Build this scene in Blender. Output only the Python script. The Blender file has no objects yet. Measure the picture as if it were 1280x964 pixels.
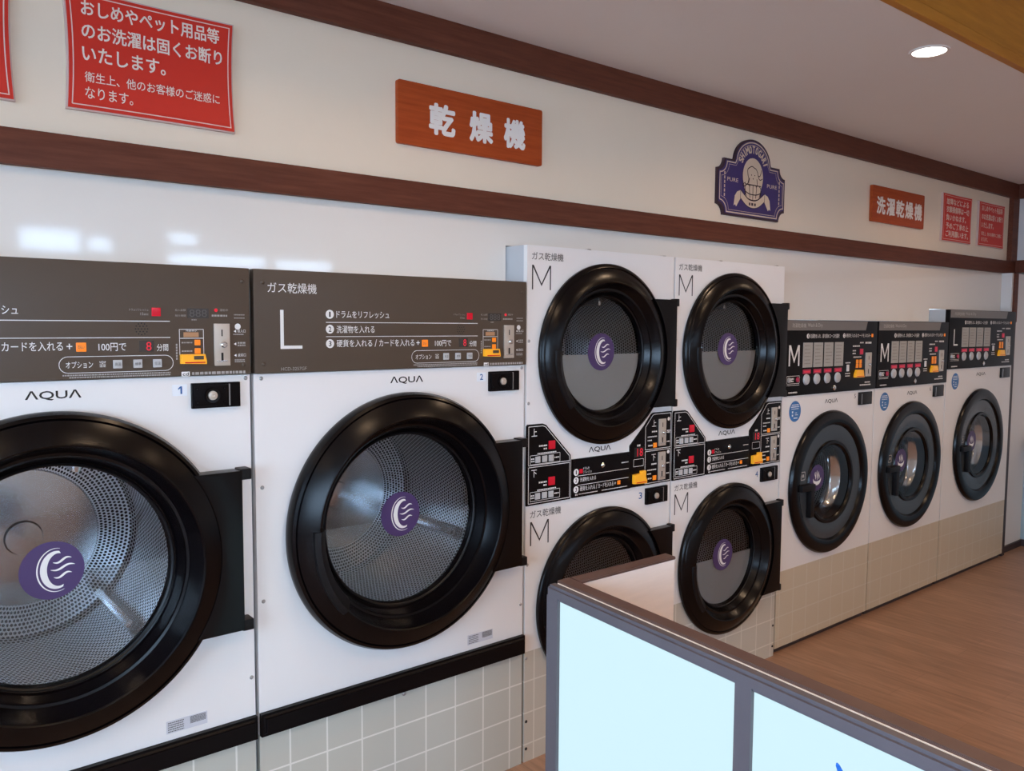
import bpy, bmesh, math, random
from math import pi, sin, cos
from mathutils import Vector, Matrix
random.seed(7)
S = bpy.context.scene
COL = S.collection

# ------------------------------------------------------------------ camera, world, light, exposure
S.view_settings.view_transform = 'Standard'
S.view_settings.look = 'None'
S.view_settings.gamma = 1.0
S.view_settings.use_curve_mapping = False
S.view_settings.exposure = 0.15

F, YAW, PIT, ROL = 1028.28, 0.6816, -0.0737, 0.0058
CAM = Vector((-0.487, -2.3053, 1.6595))
fw = Vector((sin(YAW)*cos(PIT), cos(YAW)*cos(PIT), sin(PIT)))
rt = Vector((cos(YAW), -sin(YAW), 0))
up = rt.cross(fw)
r2 = rt*cos(ROL) + up*sin(ROL)
u2 = -rt*sin(ROL) + up*cos(ROL)
cd = bpy.data.cameras.new('camera')
cam = bpy.data.objects.new('camera', cd)
COL.objects.link(cam)
m3 = Matrix((r2, u2, -fw)).transposed()
cam.matrix_world = Matrix.Translation(CAM) @ m3.to_4x4()
cd.sensor_width = 36
cd.lens = 36*F/1280
cd.clip_start = 0.05
S.camera = cam

SKY = 16.0
w = bpy.data.worlds.new('sky')
S.world = w
w.use_nodes = True
bg = w.node_tree.nodes['Background']
bg.inputs[0].default_value = (0.55, 0.74, 1.0, 1)
bg.inputs[1].default_value = SKY
LAMP_W = 9.0            # each added, unseen downlight of the high ceiling
NEAR_W = 4.0             # each small downlight of the low ceiling
LAMP_COL = (1.0, 0.68, 0.42)

# ------------------------------------------------------------------ materials
def new_mat(name, col, rough=.5, metal=0., spec=.5, emis=None, estr=0., coat=0.):
    m = bpy.data.materials.new(name)
    m.use_nodes = True
    b = m.node_tree.nodes['Principled BSDF']
    b.inputs['Base Color'].default_value = (*col, 1)
    b.inputs['Roughness'].default_value = rough
    b.inputs['Metallic'].default_value = metal
    b.inputs['Specular IOR Level'].default_value = spec
    b.inputs['Coat Weight'].default_value = coat
    if emis:
        b.inputs['Emission Color'].default_value = (*emis, 1)
        b.inputs['Emission Strength'].default_value = estr
    return m

def N(m, t, **k):
    n = m.node_tree.nodes.new(t)
    for a, v in k.items():
        setattr(n, a, v)
    return n

def L(m, a, b):
    m.node_tree.links.new(a, b)

def mth(m, op, a, b=None, c=None):
    n = N(m, 'ShaderNodeMath', operation=op)
    for i, v in enumerate((a, b, c)):
        if v is None:
            continue
        if isinstance(v, (int, float)):
            n.inputs[i].default_value = v
        else:
            L(m, v, n.inputs[i])
    return n.outputs[0]

def wood_mat(name, c1, c2, rough, stretch, scale=6., spec=.4):
    """grain noise stretched along one axis of the object"""
    m = new_mat(name, c1, rough, spec=spec)
    b = m.node_tree.nodes['Principled BSDF']
    tc = N(m, 'ShaderNodeTexCoord')
    mp = N(m, 'ShaderNodeMapping')
    mp.inputs['Scale'].default_value = stretch
    no = N(m, 'ShaderNodeTexNoise')
    no.inputs['Scale'].default_value = scale
    no.inputs['Detail'].default_value = 6
    no.inputs['Roughness'].default_value = .62
    mx = N(m, 'ShaderNodeMix', data_type='RGBA')
    mx.inputs[6].default_value = (*c1, 1)
    mx.inputs[7].default_value = (*c2, 1)
    rp = N(m, 'ShaderNodeMapRange')
    rp.inputs['From Min'].default_value = .3
    rp.inputs['From Max'].default_value = .7
    L(m, tc.outputs['Object'], mp.inputs['Vector'])
    L(m, mp.outputs[0], no.inputs['Vector'])
    L(m, no.outputs[0], rp.inputs['Value'])
    L(m, rp.outputs[0], mx.inputs[0])
    L(m, mx.outputs[2], b.inputs['Base Color'])
    return m

def subtle(name, col, rough, amt=.04, scale=3., spec=.5, stretch=(1, 1, 1)):
    c2 = tuple(max(0, v*(1-amt)) for v in col)
    return wood_mat(name, col, c2, rough, stretch, scale, spec)

def floor_mat():
    m = new_mat('plank_floor', (.2, .1, .05), .38)
    b = m.node_tree.nodes['Principled BSDF']
    tc = N(m, 'ShaderNodeTexCoord')
    mp = N(m, 'ShaderNodeMapping')
    mp.inputs['Rotation'].default_value = (0, 0, pi/2)
    br = N(m, 'ShaderNodeTexBrick')
    br.offset = .37
    br.inputs['Color1'].default_value = (.40, .225, .14, 1)
    br.inputs['Color2'].default_value = (.32, .178, .11, 1)
    br.inputs['Mortar'].default_value = (.27, .15, .095, 1)
    br.inputs['Scale'].default_value = 1
    br.inputs['Mortar Size'].default_value = .0012
    br.inputs['Brick Width'].default_value = .92
    br.inputs['Row Height'].default_value = .12
    mp2 = N(m, 'ShaderNodeMapping')
    mp2.inputs['Scale'].default_value = (14, 1.2, 1)
    no = N(m, 'ShaderNodeTexNoise')
    no.inputs['Scale'].default_value = 3.5
    no.inputs['Detail'].default_value = 7
    mx = N(m, 'ShaderNodeMix', data_type='RGBA', blend_type='MULTIPLY')
    mx.inputs[0].default_value = 1
    rp = N(m, 'ShaderNodeMapRange')
    rp.inputs['From Min'].default_value = .25
    rp.inputs['From Max'].default_value = .75
    rp.inputs['To Min'].default_value = .72
    rp.inputs['To Max'].default_value = 1.2
    L(m, tc.outputs['Object'], mp.inputs[0])
    L(m, mp.outputs[0], br.inputs['Vector'])
    L(m, tc.outputs['Object'], mp2.inputs[0])
    L(m, mp2.outputs[0], no.inputs['Vector'])
    L(m, no.outputs[0], rp.inputs['Value'])
    L(m, br.outputs['Color'], mx.inputs[6])
    L(m, rp.outputs[0], mx.inputs[7])
    L(m, mx.outputs[2], b.inputs['Base Color'])
    return m

def tile_mat(name, ox, col, grout, pitch=.123):
    m = new_mat(name, col, .35)
    b = m.node_tree.nodes['Principled BSDF']
    tc = N(m, 'ShaderNodeTexCoord')
    sp = N(m, 'ShaderNodeSeparateXYZ')
    L(m, tc.outputs['Object'], sp.inputs[0])
    def line(src, off):
        f = mth(m, 'FRACT', mth(m, 'DIVIDE', mth(m, 'ADD', src, off), pitch))
        return mth(m, 'LESS_THAN', mth(m, 'ABSOLUTE', mth(m, 'SUBTRACT', f, .5)), .5-.0028/pitch)
    a = mth(m, 'MULTIPLY', line(sp.outputs['X'], 10*pitch-ox), line(sp.outputs['Z'], 10*pitch-.0685))
    mx = N(m, 'ShaderNodeMix', data_type='RGBA')
    mx.inputs[6].default_value = (*grout, 1)
    mx.inputs[7].default_value = (*col, 1)
    L(m, a, mx.inputs[0])
    L(m, mx.outputs[2], b.inputs['Base Color'])
    bp = N(m, 'ShaderNodeBump')
    bp.inputs['Strength'].default_value = .25
    bp.inputs['Distance'].default_value = .002
    L(m, a, bp.inputs['Height'])
    L(m, bp.outputs[0], b.inputs['Normal'])
    return m

def perf_mat(name, pitch=.0125, r=.36, col=(.72, .73, .75), hole=(.015, .015, .017)):
    """stainless sheet with staggered round holes, laid out on the UV map in metres"""
    m = new_mat(name, col, .2, metal=.9)
    b = m.node_tree.nodes['Principled BSDF']
    uv = N(m, 'ShaderNodeUVMap')
    sp = N(m, 'ShaderNodeSeparateXYZ')
    L(m, uv.outputs[0], sp.inputs[0])
    v = mth(m, 'DIVIDE', sp.outputs['Y'], pitch)
    u = mth(m, 'DIVIDE', sp.outputs['X'], pitch)
    row = mth(m, 'MULTIPLY', mth(m, 'FLOORED_MODULO', mth(m, 'FLOOR', v), 2.), .5)
    fx = mth(m, 'SUBTRACT', mth(m, 'FRACT', mth(m, 'ADD', u, row)), .5)
    fy = mth(m, 'SUBTRACT', mth(m, 'FRACT', v), .5)
    d = mth(m, 'SQRT', mth(m, 'ADD', mth(m, 'MULTIPLY', fx, fx), mth(m, 'MULTIPLY', fy, fy)))
    h = mth(m, 'LESS_THAN', d, r)
    mx = N(m, 'ShaderNodeMix', data_type='RGBA')
    mx.inputs[6].default_value = (*col, 1)
    mx.inputs[7].default_value = (*hole, 1)
    L(m, h, mx.inputs[0])
    L(m, mx.outputs[2], b.inputs['Base Color'])
    L(m, mth(m, 'SUBTRACT', .9, mth(m, 'MULTIPLY', h, .9)), b.inputs['Metallic'])
    L(m, mth(m, 'ADD', .3, mth(m, 'MULTIPLY', h, .5)), b.inputs['Roughness'])
    L(m, mth(m, 'SUBTRACT', .5, mth(m, 'MULTIPLY', h, .48)), b.inputs['Specular IOR Level'])
    return m

def glass_mat(name, tint=(.9, .92, .93), rough=.0, ior=1.5):
    m = bpy.data.materials.new(name)
    m.use_nodes = True
    m.node_tree.nodes.remove(m.node_tree.nodes['Principled BSDF'])
    out = m.node_tree.nodes['Material Output']
    t = N(m, 'ShaderNodeBsdfTransparent')
    t.inputs[0].default_value = (*tint, 1)
    g = N(m, 'ShaderNodeBsdfGlossy')
    g.inputs['Roughness'].default_value = rough
    f = N(m, 'ShaderNodeFresnel')
    f.inputs[0].default_value = ior
    mx = N(m, 'ShaderNodeMixShader')
    L(m, f.outputs[0], mx.inputs[0])
    L(m, t.outputs[0], mx.inputs[1])
    L(m, g.outputs[0], mx.inputs[2])
    L(m, mx.outputs[0], out.inputs[0])
    return m

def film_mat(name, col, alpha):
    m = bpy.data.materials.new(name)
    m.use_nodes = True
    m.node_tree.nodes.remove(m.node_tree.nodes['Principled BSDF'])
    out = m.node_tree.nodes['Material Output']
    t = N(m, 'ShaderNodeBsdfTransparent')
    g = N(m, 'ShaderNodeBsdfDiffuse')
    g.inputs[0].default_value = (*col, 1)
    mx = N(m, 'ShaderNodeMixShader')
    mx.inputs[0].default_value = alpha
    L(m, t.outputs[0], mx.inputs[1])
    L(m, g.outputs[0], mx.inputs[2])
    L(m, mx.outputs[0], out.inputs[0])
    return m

M = dict(
    enamel=new_mat('white_enamel', (.81, .79, .77), .28),
    steel_side=new_mat('light_steel', (.50, .515, .53), .35),
    brown_panel=new_mat('dark_brown_panel', (.082, .058, .040), .36, spec=.4),
    black_panel=new_mat('black_panel', (.0035, .0025, .003), .36, spec=.12),
    plastic=new_mat('black_plastic', (.0018, .0012, .0017), .24, spec=.24),
    plastic_matt=new_mat('black_plastic_matt', (.005, .004, .0045), .42, spec=.25),
    grey_disc=new_mat('smoked_disc', (.050, .058, .066), .2),
    gasket=new_mat('grey_rubber', (.09, .09, .095), .4),
    bumper=new_mat('black_bumper', (.003, .002, .0025), .4, spec=.15),
    glass=glass_mat('door_glass', (.86, .88, .89)),
    window_glass=glass_mat('window_glass', (.93, .96, .97)),
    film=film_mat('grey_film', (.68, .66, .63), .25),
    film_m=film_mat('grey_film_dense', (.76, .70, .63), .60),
    drum=perf_mat('perforated_steel'),
    steel=new_mat('brushed_steel', (.66, .67, .69), .22, metal=1.),
    chrome=new_mat('chrome', (.75, .75, .75), .15, metal=1.),
    coin=new_mat('coin_plate_steel', (.62, .55, .47), .34, metal=.55),
    screw=new_mat('screw_steel', (.42, .41, .40), .35, metal=.8),
    white_ink=new_mat('white_ink', (.80, .79, .77), .5),
    dim_ink=new_mat('fine_print_ink', (.36, .34, .32), .5),
    black_ink=new_mat('black_ink', (.02, .018, .018), .5),
    grey_ink=new_mat('grey_ink', (.11, .105, .10), .4),
    blue_ink=new_mat('blue_ink', (.02, .10, .30), .5),
    purple=new_mat('purple_film', (.060, .033, .120), .45),
    violet=new_mat('violet_board', (.040, .022, .135), .5),
    violet_edge=new_mat('violet_edge', (.035, .012, .025), .5),
    cream_ink=new_mat('cream_ink', (.68, .54, .40), .5),
    sticker_white=new_mat('white_sticker', (.82, .86, .9), .45),
    sky_sticker=new_mat('blue_sticker', (.03, .16, .42), .4),
    orange=new_mat('orange_plastic', (.95, .26, .012), .35, emis=(1, .27, .01), estr=.12),
    yellow=new_mat('yellow_plastic', (.95, .43, .02), .3, emis=(1, .42, .02), estr=.12),
    red_btn=new_mat('red_button', (.55, .006, .022), .2, emis=(1, .02, .05), estr=.07),
    red_lit=new_mat('red_display', (.3, .0, .01), .3, emis=(1, .03, .06), estr=.45),
    red_dim=new_mat('red_strip', (.25, .01, .04), .35, emis=(1, .03, .10), estr=.10),
    grey_btn=new_mat('pale_grey_button', (.50, .50, .50), .35),
    plate=new_mat('course_plate', (.40, .38, .34), .4),
    top_strip=new_mat('panel_strip', (.17, .15, .135), .28),
    display=new_mat('smoked_display', (.055, .048, .044), .2),
    slot=new_mat('slot_dark', (.006, .006, .006), .5),
    wall_up=subtle('cream_wall', (.86, .73, .57), .33, .03, 2.5),
    wall_low=new_mat('glossy_white_panel', (.80, .755, .69), .06),
    wall_plain=new_mat('white_wall', (.74, .72, .70), .5),
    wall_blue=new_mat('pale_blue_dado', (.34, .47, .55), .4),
    ceiling=subtle('ceiling_paint', (.86, .82, .79), .7, .02, 2.),
    ceiling_hi=new_mat('upper_ceiling_paint', (.62, .55, .47), .8),
    trim=wood_mat('dark_wood_trim', (.15, .048, .027), (.095, .029, .017), .5, (1.2, 16, 16), 4., .15),
    ochre=wood_mat('ochre_wood', (.58, .26, .036), (.46, .195, .027), .5, (1, 10, 12), 4., .2),
    sign_wood=wood_mat('red_brown_wood', (.47, .083, .016), (.34, .05, .010), .45, (1.3, 10, 22), 4., .2),
    sign_red=new_mat('red_board', (.64, .030, .014), .45, spec=.3),
    sign_edge=new_mat('pale_board_edge', (.62, .45, .40), .5),
    sign_ink=new_mat('pale_sign_ink', (.83, .70, .60), .5),
    sign_line=new_mat('pale_outline_ink', (.80, .55, .47), .5),
    sign_white=new_mat('white_sign_ink', (.86, .81, .75), .5),
    frame_brown=wood_mat('brown_laminate', (.125, .072, .058), (.10, .057, .046), .4, (2, 2, 14), 4.),
    frame_grey=subtle('grey_brown_laminate', (.112, .098, .110), .42, .12, 8.),
    cream_board=subtle('cream_laminate', (.90, .80, .72), .45, .06, 10., .5, (1, 1, 8)),
    white_strip=new_mat('white_edge_strip', (.92, .88, .84), .3),
    leak_glow=new_mat('leak_glow_strip', (.9, .88, .85), .3, emis=(1., .95, .90), estr=.24),  # slight emission put in as light leaking from the lit panels
    dark_metal=new_mat('dark_window_frame', (.05, .045, .045), .4),
    asphalt=new_mat('outside_paving', (.30, .29, .28), .8),
    baseboard=new_mat('dark_baseboard', (.045, .032, .035), .5),
    floor=floor_mat(),
)
M['tile_d'] = tile_mat('square_tiles_wide', .095, (.53, .52, .45), (.78, .76, .70))
M['tile_m'] = tile_mat('square_tiles_stack', .049, (.54, .50, .42), (.70, .66, .58))
M['tile_w'] = tile_mat('square_tiles_washer', .031, (.58, .50, .375), (.63, .575, .475))
def light_panel():
    m = new_mat('lit_acrylic', (.03, .03, .03), .35, spec=.2, emis=(.66, .915, 1.0), estr=.86)
    return m
M['lit'] = light_panel()
M['lamp'] = new_mat('lamp_lens', (1, 1, 1), .5, emis=(1, .95, .88), estr=9.)

# ------------------------------------------------------------------ mesh helpers
def link(name, me, mat, parent=None, smooth=True, angle=35):
    me.name = name
    if mat is not None:
        me.materials.clear()
        me.materials.append(mat)
    if smooth:
        for p in me.polygons:
            p.use_smooth = True
        me.set_sharp_from_angle(angle=math.radians(angle))
    o = bpy.data.objects.new(name, me)
    COL.objects.link(o)
    if parent is not None:
        o.parent = parent
    return o

def obj(name, bm, mat, parent=None, smooth=True, angle=35):
    me = bpy.data.meshes.new(name)
    bm.to_mesh(me)
    bm.free()
    return link(name, me, mat, parent, smooth, angle)

def empty(name, loc, label, cat, group=None):
    o = bpy.data.objects.new(name, None)
    COL.objects.link(o)
    o.location = loc
    o.empty_display_size = .1
    return tag(o, label, cat, group)

def tag(o, label, cat, group=None):
    o['label'] = label
    o['category'] = cat
    if group:
        o['group'] = group
    return o

def struct(o):
    o['kind'] = 'structure'
    return o

def add_box(bm, x0, x1, y0, y1, z0, z1, bev=0.):
    r = bmesh.ops.create_cube(bm, size=1.)
    vs = r['verts']
    for v in vs:
        v.co = Vector(((x0+x1)/2+v.co.x*(x1-x0), (y0+y1)/2+v.co.y*(y1-y0), (z0+z1)/2+v.co.z*(z1-z0)))
    if bev:
        es = list({e for v in vs for e in v.link_edges})
        bmesh.ops.bevel(bm, geom=es, offset=bev, segments=2, affect='EDGES', profile=.7)

def box(name, x0, x1, y0, y1, z0, z1, mat, parent=None, bev=0.):
    bm = bmesh.new()
    add_box(bm, x0, x1, y0, y1, z0, z1, bev)
    return obj(name, bm, mat, parent)

def add_lathe(bm, prof, cx, cz, seg=96, a0=0., a1=2*pi, close=False):
    """profile [(radius, y)] spun about the Y axis through (cx, cz); UV in metres"""
    full = abs(a1-a0-2*pi) < 1e-6
    n = seg
    uvl = bm.loops.layers.uv.verify()
    rings = []
    for i in range(n if full else n+1):
        a = a0+(a1-a0)*i/n
        rings.append([bm.verts.new((cx+r*cos(a), y, cz+r*sin(a))) for r, y in prof])
    ln = [0.]
    for (ra, ya), (rb, yb) in zip(prof, prof[1:]):
        ln.append(ln[-1]+math.hypot(rb-ra, yb-ya))
    rm = max(r for r, _ in prof)
    for i in range(n):
        A, B = rings[i], rings[(i+1) % len(rings)]
        u0, u1 = (a0+(a1-a0)*i/n)*rm, (a0+(a1-a0)*(i+1)/n)*rm
        for k in range(len(prof)-1):
            f = bm.faces.new((A[k], A[k+1], B[k+1], B[k]))
            for lp, uv in zip(f.loops, ((u0, ln[k]), (u0, ln[k+1]), (u1, ln[k+1]), (u1, ln[k]))):
                lp[uvl].uv = uv
    if not full:
        for R in (rings[0], rings[-1]):
            if len(R) > 2 and close:
                bm.faces.new(R)

def lathe(name, prof, cx, cz, mat, parent=None, seg=96, a0=0., a1=2*pi, close=False, angle=35):
    bm = bmesh.new()
    add_lathe(bm, prof, cx, cz, seg, a0, a1, close)
    bmesh.ops.recalc_face_normals(bm, faces=bm.faces)
    return obj(name, bm, mat, parent, True, angle)

def add_disc(bm, cx, cz, rx, y, rz=None, seg=48, a0=0., a1=2*pi):
    rz = rz or rx
    full = abs(a1-a0-2*pi) < 1e-6
    k = seg if full else seg+1
    vs = [bm.verts.new((cx+rx*cos(a0+(a1-a0)*i/seg), y, cz+rz*sin(a0+(a1-a0)*i/seg))) for i in range(k)]
    f = bm.faces.new(vs)
    f.normal_update()
    if f.normal.y > 0:
        f.normal_flip()
    return f

def add_poly(bm, pts, y):
    f = bm.faces.new([bm.verts.new((x, y, z)) for x, z in pts])
    f.normal_update()
    if f.normal.y > 0:
        f.normal_flip()
    return f

def add_prism(bm, pts, y0, y1):
    """pts (x, z) outline pushed from y0 (front) to y1"""
    f = add_poly(bm, pts, y0)
    r = bmesh.ops.extrude_face_region(bm, geom=[f])
    for v in [g for g in r['geom'] if isinstance(g, bmesh.types.BMVert)]:
        v.co.y = y1
    bmesh.ops.recalc_face_normals(bm, faces=bm.faces)

def prism(name, pts, y0, y1, mat, parent=None, bev=0., smooth=True):
    bm = bmesh.new()
    add_prism(bm, pts, y0, y1)
    if bev:
        es = [e for e in bm.edges if all(abs(v.co.y-y0) < 1e-6 for v in e.verts)]
        bmesh.ops.bevel(bm, geom=es, offset=bev, segments=2, affect='EDGES', profile=.7)
    return obj(name, bm, mat, parent, smooth)

def curve_plate(loops, y0, depth):
    """2D filled outline with holes (even-odd), front at y0, as a mesh"""
    c = bpy.data.curves.new('outline', 'CURVE')
    c.dimensions = '2D'
    c.fill_mode = 'BOTH'
    c.extrude = depth/2
    for lp in loops:
        s = c.splines.new('POLY')
        s.points.add(len(lp)-1)
        for p, (x, z) in zip(s.points, lp):
            p.co = (x, z, 0, 1)
        s.use_cyclic_u = True
    o = bpy.data.objects.new('outline', c)
    COL.objects.link(o)
    dg = bpy.context.evaluated_depsgraph_get()
    me = bpy.data.meshes.new_from_object(o.evaluated_get(dg))
    bpy.data.objects.remove(o)
    bpy.data.curves.remove(c)
    for v in me.vertices:
        x, y, z = v.co
        v.co = (x, y0+depth/2-z, y)
    return me

def rrect(x0, x1, z0, z1, r, n=5):
    pts = []
    for cx, cz, a in ((x1-r, z0+r, -pi/2), (x1-r, z1-r, 0), (x0+r, z1-r, pi/2), (x0+r, z0+r, pi)):
        for i in range(n+1):
            t = a+pi/2*i/n
            pts.append((cx+r*cos(t), cz+r*sin(t)))
    return pts

def circ(cx, cz, r, n=96, a0=0., a1=2*pi):
    return [(cx+r*cos(a0+(a1-a0)*i/n), cz+r*sin(a0+(a1-a0)*i/n)) for i in range(n)]

def add_stroke(bm, pts, w, y):
    """flat ribbon; w is a width or a list of widths"""
    n = len(pts)
    ws = w if isinstance(w, (list, tuple)) else [w]*n
    P = [Vector((x, z)) for x, z in pts]
    L_, R_ = [], []
    for i in range(n):
        if i == 0:
            d = P[1]-P[0]
        elif i == n-1:
            d = P[-1]-P[-2]
        else:
            d = (P[i+1]-P[i]).normalized()+(P[i]-P[i-1]).normalized()
        d.normalize()
        nn = Vector((-d.y, d.x))
        k = 1.
        if 0 < i < n-1:
            e = (P[i]-P[i-1]).normalized()
            k = 1/max(.45, abs(nn.dot(Vector((-e.y, e.x)))))
        a, b = P[i]+nn*ws[i]/2*k, P[i]-nn*ws[i]/2*k
        L_.append(bm.verts.new((a.x, y, a.y)))
        R_.append(bm.verts.new((b.x, y, b.y)))
    for i in range(n-1):
        f = bm.faces.new((L_[i], L_[i+1], R_[i+1], R_[i]))
        f.normal_update()
        if f.normal.y > 0:
            f.normal_flip()

def add_outline(bm, pts, w, y):
    add_stroke_closed = pts+[pts[0], pts[1]]
    add_stroke(bm, add_stroke_closed, w, y)

_tc = {}
def text_mesh(s):
    k = s
    if k not in _tc:
        c = bpy.data.curves.new('words', 'FONT')
        c.body = s
        c.size = 1.
        c.resolution_u = 3
        o = bpy.data.objects.new('words', c)
        COL.objects.link(o)
        dg = bpy.context.evaluated_depsgraph_get()
        me = bpy.data.meshes.new_from_object(o.evaluated_get(dg))
        bpy.data.objects.remove(o)
        bpy.data.curves.remove(c)
        vs = [(v.co.x, v.co.y) for v in me.vertices]
        fs = [tuple(p.vertices) for p in me.polygons]
        bpy.data.meshes.remove(me)
        xs = [v[0] for v in vs]
        ys = [v[1] for v in vs]
        _tc[k] = (vs, fs, min(xs), max(xs), min(ys), max(ys))
    return _tc[k]

def add_text(bm, s, x0, x1, z0, z1, y, bold=0., rot=0.):
    """lettering fitted into the rectangle x0..x1, z0..z1 on the plane y"""
    vs, fs, a, b, c, d = text_mesh(s)
    mx, mz = (x0+x1)/2, (z0+z1)/2
    # heavier weight: the strokes are widened by overlaid shifted copies
    n = 0 if bold == 0 else (4 if bold < .012 else 8)
    r = bold*(z1-z0)
    sh = [(0., 0.)]+[(r*cos(2*pi*i/n+.4), r*sin(2*pi*i/n+.4)) for i in range(n)]
    for j, (dx, dz) in enumerate(sh):
        out = []
        for u, v in vs:
            px = (u-(a+b)/2)/(b-a)*(x1-x0-2*r)+dx
            pz = (v-(c+d)/2)/(d-c)*(z1-z0-2*r)+dz
            out.append(bm.verts.new((mx+px*cos(rot)-pz*sin(rot), y-j*.00002, mz+px*sin(rot)+pz*cos(rot))))
        for f in fs:
            try:
                q = bm.faces.new([out[i] for i in f])
            except ValueError:
                continue
            q.normal_update()
            if q.normal.y > 0:
                q.normal_flip()

def add_bars(bm, x0, x1, z, h, y, seed, gap=.35):
    """a line of print too small to read in the photograph: short dashes"""
    rnd = random.Random(seed)
    x = x0
    while x < x1-h*.4:
        wd = min(h*rnd.uniform(.7, 1.6), x1-x)
        add_poly(bm, [(x, z-h/2), (x+wd, z-h/2), (x+wd, z+h/2), (x, z+h/2)], y)
        x += wd+h*gap

def quad(bm, x0, x1, z0, z1, y):
    add_poly(bm, [(x0, z0), (x1, z0), (x1, z1), (x0, z1)], y)

def frame_line(bm, x0, x1, z0, z1, w, y, r=.004):
    p = rrect(x0, x1, z0, z1, r)
    add_stroke(bm, p+[p[0]], w, y)

# ------------------------------------------------------------------ the setting
XL, XR, YF, YB = -2.85, 6.45, -5.6, 1.25
YW = .12
ZC, ZH = 2.70, 3.15
LTOP, MTOP, WTOP, W3TOP = 1.815, 1.95, 1.691, 1.772
S0, S1, S2, S3, S4, S5, S6, S7 = -.608, .419, 1.446, 2.272, 3.098, 4.016, 4.915, 5.963

struct(box('floor', XL-.1, XR+.1, YF-.1, YB+.1, -.06, 0, M['floor']))
# rear wall of the machine bay and the stepped front wall above the machines
struct(box('wall_rear', XL-.1, XR+.1, YB, YB+.1, 0, ZC, M['wall_plain']))
g = .004
low = [(XL, 0), (S0-.006, 0), (S0-.006, LTOP+g), (S2, LTOP+g), (S2, MTOP+g), (S4, MTOP+g), (S4, WTOP+g),
       (S6, WTOP+g), (S6, W3TOP+g), (S7+.02, W3TOP+g), (S7+.02, 0), (XR, 0), (XR, 2.05), (XL, 2.05)]
me = curve_plate([low], YW, .06)
struct(link('wall_back', me, M['wall_low']))
struct(box('wall_back_upper', XL, 6.21, YW, YW+.06, 2.0505, ZC, M['wall_up']))
struct(box('trim_1', XL, 6.21, .092, YW, 2.051, 2.141, M['trim'], bev=.003))
struct(box('trim_2', XL, 6.21, .092, YW, 2.594, 2.70, M['trim'], bev=.003))
struct(box('trim_3', 6.105, 6.21, .088, YW, 2.1412, 2.5938, M['trim']))
struct(box('trim_4', 5.988, 6.035, .012, YW-.0005, 0, W3TOP, M['baseboard']))
struct(box('trim_8', 6.06, 6.128, .040, .0495, 1.70, 2.0505, M['trim']))
# end wall: header above an alcove, pale blue dado below
struct(box('wall_right_upper', 6.21, XR+.1, YF, YW+.06, 2.06, ZH, M['wall_plain']))
struct(box('wall_right', XR, XR+.1, YF, YB, 0, 2.06, M['wall_plain']))
struct(box('trim_5', 6.19, 6.21, YF, .09, 2.06, 2.15, M['trim']))
struct(box('trim_6', 6.19, 6.21, YF, .09, 2.594, 2.70, M['trim']))
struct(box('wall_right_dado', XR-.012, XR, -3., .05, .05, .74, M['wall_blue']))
struct(box('wall_right_panel', 6.0355, XR, .05, YW-.0005, 0, 2.0505, M['wall_plain']))
struct(box('baseboard_back', 6.036, XR, .035, .05, 0, .045, M['baseboard']))
struct(box('baseboard_right', XR-.03, XR-.0125, -3., .035, 0, .05, M['baseboard']))
struct(box('trim_7', XR-.10, XR-.0125, -3., .0, .745, .85, M['white_strip'], bev=.006))
# ceilings and the ochre fascia between them
struct(box('ceiling', XL, XR+.1, -.937, YB, ZC, ZC+.06, M['ceiling']))
struct(box('ceiling_upper', XL-.1, XR+.1, YF-.1, -.937, ZH, ZH+.06, M['ceiling_hi']))
bm = bmesh.new()
add_box(bm, XL, XR, -.957, -.9372, ZC+.045, ZH)
add_box(bm, XL, XR, -.966, -.9372, ZC-.002, ZC+.038, .003)
struct(obj('wall_fascia', bm, M['ochre']))

# glazed left wall and unseen front wall behind the camera, with added windows
def window(n, axis, at, a0, a1, z0, z1, muntins, rails, t=.07, f=.06):
    def bx(bm, u0, u1, v0, v1, d=t):
        if axis == 'x':
            add_box(bm, at-d/2, at+d/2, u0, u1, v0, v1)
        else:
            add_box(bm, u0, u1, at-d/2, at+d/2, v0, v1)
    bm = bmesh.new()
    bx(bm, a0, a1, z0, z0+f)
    bx(bm, a0, a1, z1-f, z1)
    bx(bm, a0, a0+f, z0+f, z1-f)
    bx(bm, a1-f, a1, z0+f, z1-f)
    for k in range(1, muntins):
        u = a0+(a1-a0)*k/muntins
        bx(bm, u-.03, u+.03, z0+f, z1-f)
    for z in rails:
        bx(bm, a0+f, a1-f, z-.025, z+.025, t*.8)
    o = struct(obj('window_%d' % n, bm, M['dark_metal'], smooth=False))
    bm = bmesh.new()
    bx(bm, a0+f, a1-f, z0+f, z1-f, .008)
    p = obj('pane', bm, M['window_glass'], o, smooth=False)
    ld = bpy.data.lights.new('daylight_portal', 'AREA')
    ld.shape = 'RECTANGLE'
    ld.size, ld.size_y = a1-a0, z1-z0
    ld.cycles.is_portal = True
    lo = bpy.data.objects.new('daylight_portal', ld)
    COL.objects.link(lo)
    mid, zm = (a0+a1)/2, (z0+z1)/2
    if axis == 'x':
        lo.location = (at-.09, mid, zm)
        lo.rotation_euler = (pi/2, 0, -pi/2)
    else:
        lo.location = (mid, at-.09, zm)
        lo.rotation_euler = (pi/2, 0, pi)
    return o

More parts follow.
